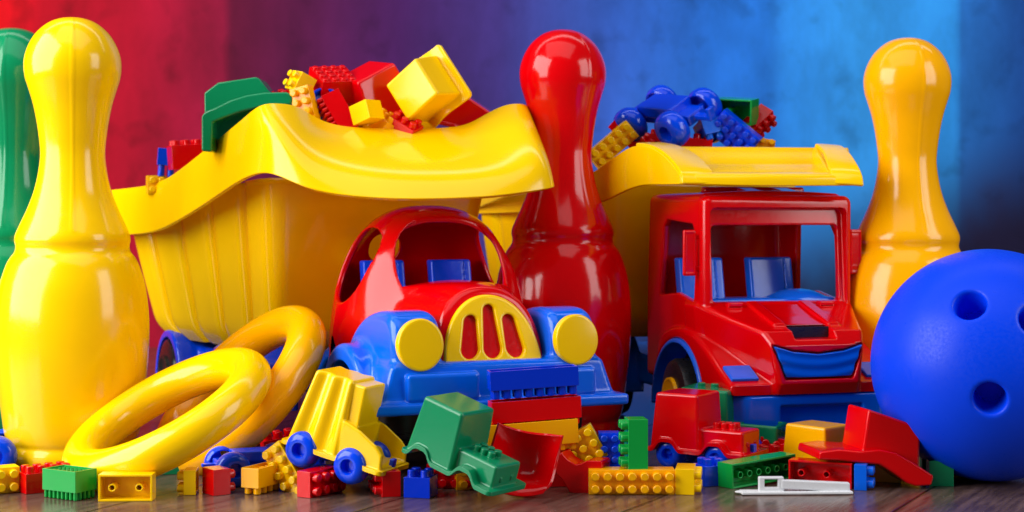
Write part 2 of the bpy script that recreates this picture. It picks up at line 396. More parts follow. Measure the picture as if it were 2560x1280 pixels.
# leaning stack
brick('deepblue', 8, 2, .575, 1.0, 1332, 944, 82.4, (180, -3, 9), 'long blue brick upside down on top of the stack', G4, sh=.46)
brick('red', 8, 2, .585, 1.1, 1337, 1022, 82.6, (180, -3, 11), 'long red brick in the middle of the stack', G4)
brick('amber', 8, 2, .58, 1.25, 1330, 1082, 82.4, (180, -3, 11), 'long amber brick at the bottom of the stack', G4)
brick('amber', 4, 2, .62, 1.3, 1240, None, 82.4, (0, 0, 30), 'amber brick standing under the left end of the stack')
brick('red', 4, 2, .62, 2.2, 1360, None, 83.2, (0, 0, 4), 'tall red brick hidden behind the red bucket, under the stack')
brick('yellow', 4, 3, .62, .7, 1446, 1126, 83.0, (90, -30, -4), 'yellow brick leaning under the stack with round studs facing out')
brick('blue', 4, 2, .55, .9, 1522, 1132, 83.2, (90, 90, 0), 'blue brick in shadow behind the upright green brick')
brick('bgreen', 4, 2, .63, 1.0, 1590, 1107, 81.2, (0, -90, 6), 'bright green brick standing upright on the long yellow brick')
brick('amber', 7, 2, .62, 1.1, 1578, None, 80.9, (90, 0, 0), 'long yellow brick with two rows of studs facing out')
brick('yellow', 2, 3, .65, .95, 1714, None, 81.2, (0, 90, -9), 'yellow brick with two studs pointing right, at the end of the long yellow one', closed=True)
brick('blue', 2, 2, .65, 1.05, 1775, None, 83.4, (0, 0, 20), 'dark blue brick between the yellow and the bright green bricks')
brick('bgreen', 7, 2, .64, 1.1, 1893, None, 83.6, (-90, -2, 34), 'long bright green brick on its side, hollow underside with small tubes showing')
brick('red', 5, 2, .66, 1.0, 2055, None, 83.0, (-90, 0, -24), 'red brick on its side, dark hollow underside facing out')
brick('skyblue', 2, 2, .66, .62, 2154, None, 82.1, (0, 90, -18), 'small blue brick with studs to the right at the end of the red one', closed=True)
brick('green', 2, 2, .62, 1.3, 2349, None, 83.4, (0, 0, -6), 'sea green brick in front of the blue ball', closed=True, sh=.01)
brick('green', 3, 2, .5, 1.3, 2338, None, 85.0, (0, 0, -6), 'second sea green brick just behind, at the foot of the blue ball', closed=True)
brick('yellow', 4, 2, .6, .5, 2410, None, 86.3, (0, 0, 20), 'flat yellow brick under the edge of the blue ball')
brick('amber', 3, 2, .62, 1.25, 2208, None, 84.6, (0, 0, -14), 'yellow brick tucked under the apron of the tipped red truck body')
brick('red', 4, 2, .62, 1.2, 1955, 1122, 90, (90, 6, -10), 'dark red brick with studs out, behind the yellow truck cab')
brick('red', 4, 2, .62, 1.0, 1950, None, 88.4, (0, 0, 8), 'red brick in shadow between the green truck and the yellow cab')

# ================================================================== PATCH HELPER (moulded sheets given by corner rows)
def patch(name, rows, mat, parent=None, pm=None, t=.28, sub=2, n=1, crease=None, off=-1):
    rows = [[P(*c) for c in r] for r in rows]
    me = bpy.data.meshes.new(name); w = len(rows[0])
    me.from_pydata([tuple(v) for r in rows for v in r], [], [(i*w+j, i*w+j+1, (i+1)*w+j+1, (i+1)*w+j) for i in range(len(rows)-1) for j in range(w-1)])
    smooth(me)
    o = mesh_obj(name, me, mat, parent, pm)
    if sub: s2 = o.modifiers.new('Sub', 'SUBSURF'); s2.levels = sub; s2.render_levels = sub; s2.boundary_smooth = 'PRESERVE_CORNERS'
    s = o.modifiers.new('Solid', 'SOLIDIFY'); s.thickness = t; s.offset = 0
    bevel(o, t*.38, 3, 50)
    return o

# ================================================================== LEFT BIG DUMP TRUCK
TL = TR((-12, 106, 0), 0, 0, 25)
left_truck = empty('toy_dump_truck', TL, 'large toy dump truck with yellow tub heaped with bricks, behind the small red car', 'toy truck', 'large toy dump trucks')
# columns run round the rim: left side, left corner, hood, right corner, right side; rows from top edge to lower edge
cols = [
    [(225, 480, 117), (222, 500, 117.3), (220, 545, 117.5), (218, 592, 117.5)],
    [(330, 471, 111.5), (328, 490, 111.3), (326, 540, 111.2), (322, 588, 111.2)],
    [(395, 462, 107.8), (393, 480, 107.4), (392, 530, 107.2), (390, 582, 107.2)],
    [(440, 438, 105), (440, 458, 104.6), (438, 505, 104.4), (432, 562, 104.4)],
    [(530, 365, 99.6), (530, 390, 99.2), (528, 440, 99), (522, 508, 99)],
    [(615, 296, 95), (617, 318, 94.6), (616, 370, 94.3), (606, 447, 94.3)],
    [(650, 262, 93.2), (658, 296, 92.6), (664, 350, 92.3), (660, 428, 92.2)],
    [(700, 262, 94), (696, 315, 92), (698, 372, 91.5), (702, 440, 91.3)],
    [(745, 268, 95), (745, 345, 92.2), (748, 410, 91), (752, 466, 90.7)],
    [(795, 306, 96), (795, 372, 92.5), (800, 428, 91), (810, 483, 90.5)],
    [(860, 324, 96.8), (865, 390, 92.8), (875, 440, 91), (885, 494, 90.4)],
    [(980, 327, 98), (990, 398, 93.3), (1005, 448, 91.2), (1010, 502, 90.5)],
    [(1110, 326, 99), (1130, 395, 94), (1150, 445, 91.8), (1160, 498, 91.2)],
    [(1170, 318, 99.6), (1200, 388, 94.4), (1235, 438, 92.2), (1245, 492, 91.7)],
    [(1215, 290, 100), (1265, 370, 94.8), (1305, 425, 92.8), (1315, 482, 92.3)],
    [(1268, 262, 100.4), (1320, 335, 95.5), (1360, 395, 93.6), (1376, 472, 93.2)],
    [(1322, 264, 100.6), (1345, 325, 97), (1375, 400, 94.6), (1388, 465, 94.2)],
    [(1310, 275, 106), (1325, 330, 106), (1335, 400, 106), (1335, 462, 106)],
    [(1180, 470, 124), (1185, 490, 124), (1185, 510, 124), (1185, 525, 124)],
]
rows = [[c[i] for c in cols] for i in range(4)]
rim = patch('rim_skirt', rows, 'yellow', left_truck, TL, t=.3, sub=3)
# inward lip along the top of the rim
lip = [[c[0] for c in cols], [(c[0][0]+6, c[0][1]+14, c[0][2]+1.5) for c in cols]]
# tub
def tub_mesh(C0, C1, C2, C3, zt, zb, shrink, ribs, depth=.35, rear=0):
    """plan corners: rear-left, front-left, front-right, rear-right; ribbed sides"""
    cs = [Vector(c) for c in (C0, C1, C2, C3)]; cen = sum(cs, Vector((0, 0)))/4
    def side(a, b, n):
        out = []; d = b-a; nr = Vector((d.y, -d.x)).normalized()
        if nr.dot((a+b)/2-cen) < 0: nr = -nr
        N = n*12
        for i in range(N+1):
            t = i/N; ph = (t*n) % 1
            g = 0 if n == 0 else max(0, 1-abs(ph-.5)/.13)   # narrow grooves between wide panels
            g = g*g*(3-2*g)
            out.append(a+d*t-nr*(depth*g))
        return out
    ring_ = []
    for i in range(4):
        a, b = cs[i], cs[(i+1) % 4]; r = 1.1
        d = (b-a).normalized(); seg = side(a+d*r, b-d*r, ribs[i]) if ribs[i] else [a+d*r+(b-a-d*2*r)*k/10 for k in range(11)]
        ring_ += seg
        c = cs[(i+2) % 4]; d2 = (c-b).normalized(); p0 = b-d*r; p2 = b+d2*r
        for k in range(1, 8):
            t = k/8; ring_.append(p0*(1-t)**2+b*2*t*(1-t)+p2*t*t)
    n = len(ring_); vs = []; fs = []; y0 = min(q.y for q in ring_); y1 = max(q.y for q in ring_)
    lev = 26
    for l in range(lev+1):
        t = l/lev; z = zt+(zb-zt)*t
        s = 1-shrink*(t**1.15); e = max(0, (t-.86)/.14); s *= 1-.09*e*e
        for q in ring_:
            v = cen+(q-cen)*s; f_ = min(max((q.y-y0)/(y1-y0), 0), 1); vs.append((v.x, v.y, z-rear*f_*(1-t)))
    for l in range(lev):
        for k in range(n): fs.append((l*n+k, l*n+(k+1) % n, (l+1)*n+(k+1) % n, (l+1)*n+k))
    fs.append(tuple(range(lev*n, lev*n+n)))
    me = bpy.data.meshes.new('tub'); me.from_pydata(vs, [], fs); smooth(me, 50)
    return me
def xy(px, D): return ((px-1280)*D/FPX, D)
me = tub_mesh(xy(318, 115), xy(676, 97.3), xy(1212, 103.2), (-14.5, 122), 16.3, 5.6, .20, (4, 0, 0, 4), .8, 2.0)
tub = mesh_obj('dump_tub', me, 'yellow', left_truck, TL); s_ = tub.modifiers.new('Solid', 'SOLIDIFY'); s_.thickness = .3; s_.offset = -1
# chassis, mudguards, wheels
def wheel_mesh(r, w, hub=.45, seg=40):
    pr = [(.0001, -w/2+.12), (r*hub, -w/2+.12), (r*hub+.05, -w/2), (r*.8, -w/2-.03), (r*.95, -w/2+.12), (r, -w/2+.35), (r, w/2-.35), (r*.95, w/2-.12), (r*.8, w/2), (r*hub, w/2), (.0001, w/2)]
    return lathe('wheel', [(a, b) for a, b in pr], seg)
def big_wheel(parent, pm, loc, r, w, rz, hubmat='amber'):
    me = wheel_mesh(r, w)
    for v in me.vertices:   # tread blocks
        rr = math.hypot(v.co.x, v.co.y)
        if rr > r*.97:
            a = math.atan2(v.co.y, v.co.x); k = 1-.045*(int((a+math.pi)/(2*math.pi)*40) % 2)
            v.co.x *= k; v.co.y *= k
    smooth(me, 40)
    o = mesh_obj('wheel', me, 'black', parent, pm); o.matrix_world = TR(loc, 90, 0, rz) 
    hm = lathe('hub', [(.0001, .25), (r*.12, .3), (r*.2, .1), (r*.42, .12), (r*.5, .3), (r*.55, .3), (r*.56, 0), (.0001, 0)], 32); smooth(hm, 40)
    h = mesh_obj('hub', hm, hubmat, o); h.location = (0, 0, w/2-.08)
    h2 = mesh_obj('hub', hm, hubmat, o); h2.location = (0, 0, -w/2+.08); h2.rotation_euler = (math.pi, 0, 0)
    return o
def f_ch(x, y, z):
    d = rbox(x, y, z, (0, 4, 4.6), (5.6, 11, .9), .4)
    for sx in (-1, 1):
        for yy in (-3.2, 11):
            g = cyl(y, z, x, yy, 2.6, 3.9, *( (3.2, 7.2) if sx > 0 else (-7.2, -3.2)), .25)
            g = np.maximum(g, 2.6-z); g = np.maximum(g, -cyl(y, z, x, yy, 2.6, 3.35, *((3.0, 7.6) if sx > 0 else (-7.6, -3.0)), .1))
            d = smin(d, g, .3)
    return d
ch = mesh_obj('chassis', sdf_mesh('chassis', f_ch, (-7.6, -12.2, 2), (7.6, 15.6, 7), .14), 'blue', left_truck)
ch.location = (-1.2, 0, -.55)
for lx, ly in ((-7.0, -3.2), (4.4, -3.2), (-7.0, 11), (4.4, 11)):
    p_ = TL @ Vector((lx, ly, 2.66))
    big_wheel(left_truck, TL, p_, 2.66, 3.0, 115, 'black')

# ================================================================== RIGHT BIG TRUCK
TX = TR((17.65, 91.6, 0), 0, 0, 16)
rt = empty('toy_dump_truck', TX, 'large toy truck with red cab, blue bumper and yellow tub, behind the small red truck', 'toy truck', 'large toy dump trucks')
hood_poly = [(.35, 3.75), (0, 4.4), (.15, 6.55), (.9, 7.35), (3.5, 8.0), (6.0, 8.75), (8, 8.75), (8, 3.75)]
fend_poly = [(.5, 3.75)]+[tuple(p) for p in spline([(.5, 4.35), (1.9, 5.0), (4.6, 6.35), (6.6, 7.0), (9.4, 7.1), (11.8, 6.2), (12.4, 3.75)], 4)]
smile = [(-2.72, 6.5), (-1.6, 6.18), (0, 6.02), (1.6, 6.18), (2.72, 6.5), (2.05, 4.75), (-2.05, 4.75)]
def f_cab(x, y, z):
    fr = 5.8+.07*(z-8.7)                                   # leaning windscreen plane
    half = 4.95-.03*np.maximum(z-9, 0)
    yc = y-(fr-5.8)*np.clip((9.5-(y))/3.5, 0, 1)
    roof = 15.25-.02*(x**2)*.4
    outer = rbox(x*4.95/half, yc, z+.008*x*x, (0, 10.4, 9.6), (4.95, 4.7, 5.9), .5)
    inner = rbox(x*4.95/half, yc, z+.008*x*x, (0, 10.4, 9.6), (4.5, 4.25, 5.4), .4)
    d = smax(outer, -inner, .12)
    d = smax(d, -rbox(x, y, z, (0, 5.5, 11.05), (4.18, 1.6, 2.35), .3), .12)            # windscreen opening
    sw = [(6.9, 8.75), (6.8, 12.6), (7.5, 13.45), (11.6, 13.7), (12.1, 13.3), (12.5, 8.95), (9.6, 9.2)]
    d = smax(d, -ext(poly2(y, z, sw), x, -6, 6, .2), .15)                                # side windows
    w = 2.75+.36*np.clip(y, 0, 6.2)-.10*(6.0-z)
    hood = ext(poly2(y, z, hood_poly), x*3/np.maximum(w, .5), -3, 3, .28)
    d = smin(d, hood, .25)
    fe = ext(poly2(y, z, fend_poly), np.abs(x), 2.4, 5.35, .3)
    arch = np.sqrt((y-8.6)**2+(z-2.2)**2)
    fe = smax(fe, 4.25-arch, .2)
    d = smin(d, fe, .18)
    cabcut = np.where(np.abs(x) > 3.6, 4.05-arch, -9); d = smax(d, cabcut, .15)
    # raised rib round the windscreen
    rib = np.maximum(rbox(x, y, z, (0, 5.9, 11.6), (4.95, .55, 3.6), .5), -rbox(x, y, z, (0, 5.5, 11.4), (4.5, 3, 3.05), .4))
    d = smin(d, rib, .1)
    d = smax(d, -ext(poly2(x, z, smile)-.12, y, -1, .42, .05), .1)                       # mouth pocket
    d = smax(d, -rbox(x, y, z, (0, 2.2, 7.22), (1.3, 2.0, .33), .08), .1)                # air slot
    pl = np.abs(rbox(x, y, z, (0, 3.2, 7.9), (1.7, 2.9, 1.2), .1))-.05
    d = smin(d, smax(pl, z-8.2-.0*y, .05)+np.where(z < -99, 0, 0), .06) if False else d
    bl = ext(poly2(y, z, [(1.6, 7.5), (1.75, 7.75), (5.6, 8.85), (5.6, 8.5)]), np.abs(x), 1.35, 2.1, .08)
    d = smin(d, bl, .15)
    # cowl vent blocks and roof bumps
    for cx in (-3.0, 3.0): d = smin(d, rbox(x, y, z, (cx, 5.3, 8.65), (.45, .3, .14), .05), .08)
    for cx in (-1.0, 1.4): d = smin(d, rbox(x, y, z-.15*(y-7), (cx, 7.4, 15.25), (.55, .8, .28), .1), .1)
    d = smin(d, rbox(x, y, z, (0, 9.2, 15.45), (3.4, .35, .32), .15), .1)
    return d
cab = mesh_obj('cab', sdf_mesh('cab', f_cab, (-5.8, -.5, 3.3), (5.8, 15.5, 16.3), .105), 'red', rt)
def f_grille(x, y, z):
    d = ext(poly2(x, z, smile), y, .12, .5, .05)
    zz = z-.06*x*x
    return d-.03*np.sin(zz*9.5)
mesh_obj('radiator_grille', sdf_mesh('radiator_grille', f_grille, (-3, -.2, 4.5), (3, .8, 6.8), .05), 'skyblue', rt)
def f_bump(x, y, z):
    d = rbox(x, y, z, (0, 2.4, 2.7), (5.3, 1.9, 1.05), .25)
    d = smax(d, -rbox(x, y, z, (.4, .3, 2.35), (2.6, .62, .75), .12), .15)
    d = smax(d, (.5-y)+(np.abs(x)-4.3)*.6, .2)
    d = smin(d, rbox(x, y, z, (0, 2.6, 1.65), (5.1, 1.9, .18), .1), .1)
    return d
mesh_obj('bumper', sdf_mesh('bumper', f_bump, (-5.7, -.1, 1.2), (5.7, 4.8, 4.1), .08), 'skyblue', rt)
def f_frame(x, y, z):
    d = rbox(x, y, z, (0, 15, 3.6), (4, 13.5, 1.0), .3)
    for yy in (8.6, 23):
        g = cyl(y, z, np.abs(x), yy, 2.2, 4.25, 3.6, 5.45, .2)
        g = np.maximum(g, 2.0-z); g = np.maximum(g, -(3.95-np.sqrt((y-yy)**2+(z-2.2)**2)) if False else (3.95-np.sqrt((y-yy)**2+(z-2.2)**2)))
        d = smin(d, g, .1)
    w = ext(poly2(y, z, [(1.2, 3.6), (4.4, 6.0), (5.2, 5.2), (5.2, 3.6)]), np.abs(x), 4.2, 5.15, .2)
    return smin(d, w, .1)
mesh_obj('chassis', sdf_mesh('chassis', f_frame, (-5.8, .8, 1.8), (5.8, 29, 6.8), .13), 'skyblue', rt)
for lx, ly in ((-4.55, 8.6), (4.55, 8.6), (-4.55, 23), (4.55, 23)):
    big_wheel(rt, TX, TX @ Vector((lx, ly, 2.6)), 2.6, 2.2, 102)
def f_mir(x, y, z):
    d = rbox(x, y, z, (0, 0, 0), (.42, .14, 1.38), .13)
    d = smax(d, -rbox(x, y, z, (0, -.22, 0), (.27, .12, 1.2), .05), .04)
    for s in (-1, 1): d = smin(d, rbox(x, y, z, (.3, .05, s*.95), (.5, .12, .14), .06), .06)
    return d
mm = sdf_mesh('mirror', f_mir, (-.7, -.4, -1.6), (1, .4, 1.6), .045)
o = mesh_obj('mirror', mm, 'red', rt); o.location = (-5.55, 6.1, 11.75)
o = mesh_obj('mirror', mm.copy(), 'red', rt); o.location = (5.35, 5.9, 11.75); o.rotation_euler = (0, math.pi, 0)
def seat_obj(parent, mat, loc, w, d_, h, lean=12):
    def f(x, y, z):
        b = rbox(x, y-(z*.2), z, (0, 0, h/2), (w/2, .45, h/2), .15)
        b = smin(b, rbox(x, y, z, (0, -1.1, .4), (w/2, 1.3, .5), .15), .1)
        return smax(b, -rbox(x, y-(z*.2), z, (w*.3, -.5, h/2), (.05, .12, h), .02), .04)
    o = mesh_obj('seat', sdf_mesh('seat', f, (-w/2-.3, -3, -.4), (w/2+.3, 2.2, h+.3), .08), mat, parent); o.location = loc
    return o
seat_obj(rt, 'skyblue', (-2.75, 10.6, 7.0), 3.0, 2, 4.3); seat_obj(rt, 'skyblue', (2.05, 10.6, 7.0), 3.0, 2, 4.3)
def f_dash(x, y, z):
    d = rbox(x, y, z, (0, 7.4, 8.35), (4.3, 1.0, .6), .2)
    return smin(d, ell(x, y, z, (2.2, 7.6, 8.7), (1.9, 1.3, .75)), .3)
mesh_obj('dashboard', sdf_mesh('dashboard', f_dash, (-4.5, 6, 7.5), (4.5, 9.2, 9.8), .1), 'skyblue', rt)
ib = bmesh.new(); bmesh.ops.create_cube(ib, size=1); o = mesh_obj('slot_shade_plate', bm_mesh(ib, 'slot_shade_plate'), 'black', rt); o.scale = (2.55, .1, .62); o.location = (0, 1.55, 7.22)  # black plate standing in for the shade inside the air slot
for sx in (-1, 1):
    o = mesh_obj('indicator_light', sdf_mesh('indicator_light', lambda x, y, z: rbox(x, y, z, (0, 0, 0), (.85, .75, .12), .08), (-1, -.9, -.3), (1, .9, .3), .05), 'skyblue', rt)
    o.location = (sx*4.25, 1.55, 4.92); o.rotation_euler = (R(25.5), 0, 0)
# tub of the right truck
hoodr = [
    [(1190, 500, 124), (1190, 512, 124), (1190, 535, 124)],
    [(1315, 484, 114), (1315, 500, 114), (1313, 531, 114)],
    [(1430, 462, 107), (1432, 490, 107), (1432, 524, 107)],
    [(1500, 424, 103.6), (1505, 460, 103.4), (1510, 508, 103.2)],
    [(1545, 388, 102), (1552, 425, 101.5), (1560, 478, 101.3)],
    [(1586, 362, 101), (1596, 412, 100.6), (1606, 462, 100.3)],
    [(1629, 365, 99.9), (1636, 415, 99.5), (1640, 462, 99.2)],
    [(1664, 389, 98), (1668, 428, 97.8), (1670, 462, 97.6)],
    [(1690, 417, 96.3), (1691, 440, 96.2), (1692, 461, 96.2)],
    [(1706, 438, 95.2), (1706, 450, 95.2), (1706, 461, 95.2)],
]
patch('tub_flank', [[c[i] for c in hoodr] for i in range(3)], 'yellow', rt, TX, t=.3, sub=2)
ridge_l = [[(1588, 363, 101), (1612, 361, 101.3), (1652, 361, 101.8)],
           [(1630, 366, 99.9), (1660, 364, 100.2), (1695, 366, 100.8)],
           [(1665, 390, 98), (1700, 386, 98.3), (1735, 386, 99)],
           [(1690, 418, 96.3), (1728, 413, 96.6), (1765, 412, 97.3)],
           [(1702, 438, 95.2), (1742, 437, 95.4), (1786, 437, 95.6)],
           [(1703, 461, 95.1), (1744, 461, 95.2), (1790, 461, 95.3)]]
patch('tub_ridge', ridge_l, 'yellow', rt, TX, t=.3, sub=2)
ridge_r = [[(2036, 364, 101.5), (2068, 365, 101.3), (2104, 369, 101)],
           [(2052, 372, 100.2), (2084, 372, 100), (2118, 378, 99.8)],
           [(2062, 394, 98.6), (2096, 394, 98.4), (2136, 402, 98.2)],
           [(2070, 418, 97.2), (2104, 418, 96.9), (2148, 424, 96.8)],
           [(2078, 438, 96.4), (2112, 440, 96.2), (2157, 443, 96.2)],
           [(2080, 461, 96.3), (2113, 462, 96.1), (2159, 466, 96.1)]]
patch('tub_ridge', ridge_r, 'yellow', rt, TX, t=.3, sub=2)
tray = [[(1660, 371, 103.2), (1850, 372, 103.2), (2120, 374, 103.2)],
        [(1672, 374, 102.9), (1852, 375, 102.9), (2122, 378, 102.9)],
        [(1690, 412, 101.6), (1855, 414, 101.6), (2126, 412, 101.8)],
        [(1705, 425, 100.8), (1860, 426, 100.8), (2132, 425, 101)],
        [(1720, 430, 98.6), (1870, 430, 98.6), (2138, 430, 99)],
        [(1733, 436, 95.6), (1900, 437, 95.6), (2144, 438, 96.9)],
        [(1738, 442, 95.3), (1900, 443, 95.3), (2146, 444, 96.6)],
        [(1738, 461, 95.3), (1900, 466, 95.3), (2148, 464, 96.6)]]
patch('tub_hood', tray, 'yellow', rt, TX, t=.3, sub=2)
# inner right cheek of the hood
patch('tub_cheek', [[(2040, 366, 101.6), (2052, 392, 99.6), (2066, 418, 97.8), (2078, 436, 96.6)],
                    [(2036, 380, 103), (2042, 400, 101.6), (2050, 424, 100.6), (2062, 434, 98.6)],
                    [(2020, 426, 103), (2030, 428, 102), (2045, 430, 100.6), (2056, 436, 98.6)]], 'yellow', rt, TX, t=.2, sub=2)
me = tub_mesh(xy(1200, 124), xy(1522, 106), (19.5, 109.5), (9.5, 131), 16.3, 6.0, .12, (4, 0, 0, 4), .45, 2.2)
tb = mesh_obj('dump_tub', me, 'yellow', rt, TX); s_ = tb.modifiers.new('Solid', 'SOLIDIFY'); s_.thickness = .3; s_.offset = -1

# ================================================================== SMALL RED CAR (front)
TC = TR((-.35, 84.6, 0), 0, 0, 23)
car = empty('toy_car', TC, 'red toy car with blue wings, yellow round headlights and yellow grille', 'toy car')
def f_body(x, y, z):
    # bonnet: arch section widening to the rear
    a = 3.05+.24*(y-2); b = 3.95+.16*(y-2)-.012*np.maximum(y-4, 0)**2; zc = 6.0
    zz = np.maximum(z-zc, -.0+0*z)
    q = (np.abs(x/a)**2.3+np.abs(zz/b)**2.1)**(1/2.2)
    hood = (q-1)*3.0
    hood = smax(hood, (1.75+.30*(z-6)-y), .3); hood = smax(hood, y-12, .3); hood = np.maximum(hood, 5.2-z)
    # cabin
    ww = 5.75+.03*(9-z)
    kx = (x/ww); ky = (y-12.0-.04*(z-9))/5.15; kz = (z-4.6)/10.0
    n = (np.abs(kx)**2.6+np.abs(ky)**2.4+np.abs(kz)**2.7)**(1/2.6)
    cabn = (n-1)*5.2
    cabn = np.maximum(cabn, 3.9-z)
    solid = smin(cabn, hood, .8)
    # cowl bulge under windscreen
    solid = smin(solid, ell(x, y, z, (.4, 7.6, 8.6), (3.3, 2.4, 2.35)), .35)
    n2 = (np.abs(x/(ww-.32))**2.6+np.abs((y-12.0-.04*(z-9))/4.85)**2.4+np.abs((z-4.6)/9.7)**2.7)**(1/2.6)
    inner = np.maximum((n2-1)*5.0, 6.0-z)
    inner2 = (((np.abs(x/(a-.4))**2.3+np.abs(zz/(b-.4))**2.1)**(1/2.2))-1)*3
    inner2 = np.maximum(inner2, 8.3-y)
    d = smax(solid, -inner, .12)
    # windscreen: arched opening; side windows; rear window
    wsx = np.maximum(((np.abs((x-.1)/3.3)**2.3+np.abs((z-11.0)/2.95)**2.3)**(1/2.3)-1)*2.8, 10.35-.32*np.cos(x*.55)*-1-.35-z)
    d = smax(d, -np.maximum(wsx, y-9.7), .12)
    sy = -(np.abs(x)-4.9)*math.sin(R(16))+(y-12.0)*math.cos(R(16)); sz = z-11.1-.06*sy
    sw = ((np.abs(sy/2.05)**2.4+np.abs(sz/2.15)**2.4)**(1/2.4)-1)*2.0
    d = smax(d, -np.maximum(sw, 3.3-np.abs(x)), .12)
    rw = ((np.abs((x+1.5)/1.05)**2.4+np.abs((z-12.0)/.85)**2.4)**(1/2.4)-1)*1.0
    rw = np.maximum(rw, 13-y); d = smax(d, -rw, .12)
    return d
mesh_obj('body', sdf_mesh('body', f_body, (-5.9, 1.2, 3.6), (5.9, 18.6, 15), .11), 'red', car)
POD = [tuple(p) for p in spline([(1.1, 5.4), (.95, 7.0), (1.25, 8.2), (2.2, 8.85), (4.4, 8.85), (6.8, 8.3), (8.8, 7.1), (10.2, 5.2)], 5)]
def f_wing(x, y, z):
    ax = np.abs(x)
    # bumper, narrower at the top, flared lip at the bottom
    t = np.clip((z-3.8)/2.4, 0, 1); hw = 6.85-.75*t
    bump = rbox(x*6.85/hw, y-.28*t*1.2, z, (0, 2.3, 5.0), (6.85, 1.95, 1.28), .32)
    lip_ = rbox(x, y, z, (0, 2.4, 3.98), (7.35, 2.45, .30), .18)
    d = smin(bump, lip_, .35)
    pan = rbox(x, y, z, (-3.4, .42, 5.05), (2.0, .32, .72), .18); d = smin(d, pan, .12)
    d = smin(d, rbox(x, y, z, (3.4, .42, 5.05), (2.0, .32, .72), .18), .12)
    # headlamp pods running back into the wings
    top = 8.75-.028*np.maximum(y-2.5, 0)**2
    pod = ext(poly2(y, z, POD), ax, 3.15, 5.9, .55)
    d = smin(d, pod, .35)
    fl_ = ext((np.sqrt((y-6.3)**2+(z-2.9)**2)-4.1), ax, 5.0, 7.15, .35)
    d = smin(d, fl_, .55)
    sk = rbox(x, y, z, (0, 10.3, 4.6), (5.5, 6.1, .8), .3); d = smin(d, sk, .4)
    rr_ = ext((np.sqrt((y-12.8)**2+(z-2.9)**2)-3.5), ax, 4.3, 5.75, .35); d = smin(d, rr_, .5)
    for yc, ra in ((6.3, 3.35), (12.8, 2.9)):
        d = smax(d, -np.maximum(np.sqrt((y-yc)**2+(z-2.7)**2)-ra, 3.3-ax), .15)
    d = np.maximum(d, 3.65-z)
    return d
mesh_obj('wing_panel', sdf_mesh('wing_panel', f_wing, (-7.6, -.3, 3.3), (7.6, 19.6, 9.2), .115), 'skyblue', car)
def f_gr(x, y, z):
    yp = y-(1.75+.30*(z-6))
    q = ((np.abs(x/2.82)**2.1+np.abs((z-5.7)/4.0)**2.1)**(1/2.1)-1)*2.9
    d2 = smax(q, 6.02-z, .15)
    for cx, z1, sl in ((-1.28, 8.25, .12), (0, 8.85, 0), (1.28, 8.25, -.12)):
        zc = np.clip(z, 6.85, z1); d2 = smax(d2, -(np.sqrt((x-cx-sl*(z-7))**2+(z-zc)**2)-(.53-.10*(zc-6.85))), .12)
    a = d2+.12; b = np.abs(yp+.12)-(.22-.12)
    return np.minimum(np.maximum(a, b), 0)+np.sqrt(np.maximum(a, 0)**2+np.maximum(b, 0)**2)-.12
mesh_obj('grille', sdf_mesh('grille', f_gr, (-3.1, .9, 5.7), (3.1, 3.7, 10), .06), 'yellow', car)
for sx in (-1, 1):
    def f_hl(x, y, z):
        r = np.sqrt((x/1.0)**2+(z/1.09)**2)
        return smax(r-1.27, np.abs(y-.02*r*r)-.3, .14)
    o = mesh_obj('headlight', sdf_mesh('headlight', f_hl, (-1.5, -.5, -1.6), (1.5, .5, 1.6), .055), 'yellow', car); o.location = (sx*4.5, .85, 7.25); o.rotation_euler = (R(-4), 0, 0)
for lx, ly in ((-5.4, 6.3), (5.4, 6.3), (-4.5, 12.8), (4.5, 12.8)):
    big_wheel(car, TC, TC @ Vector((lx, ly, 2.7)), 2.7, 2.0, 113)
seat_obj(car, 'blue', (-2.3, 13.0, 7.3), 2.6, 2, 4.0); seat_obj(car, 'blue', (2.0, 13.0, 7.3), 2.6, 2, 4.0)
sb = bmesh.new(); bmesh.ops.create_cube(sb, size=1); o = mesh_obj('underbody', bm_mesh(sb, 'underbody'), 'black', car); o.scale = (12.2, 12.4, 1.9); o.location = (0, 8.4, 2.8); bevel(o, .15)

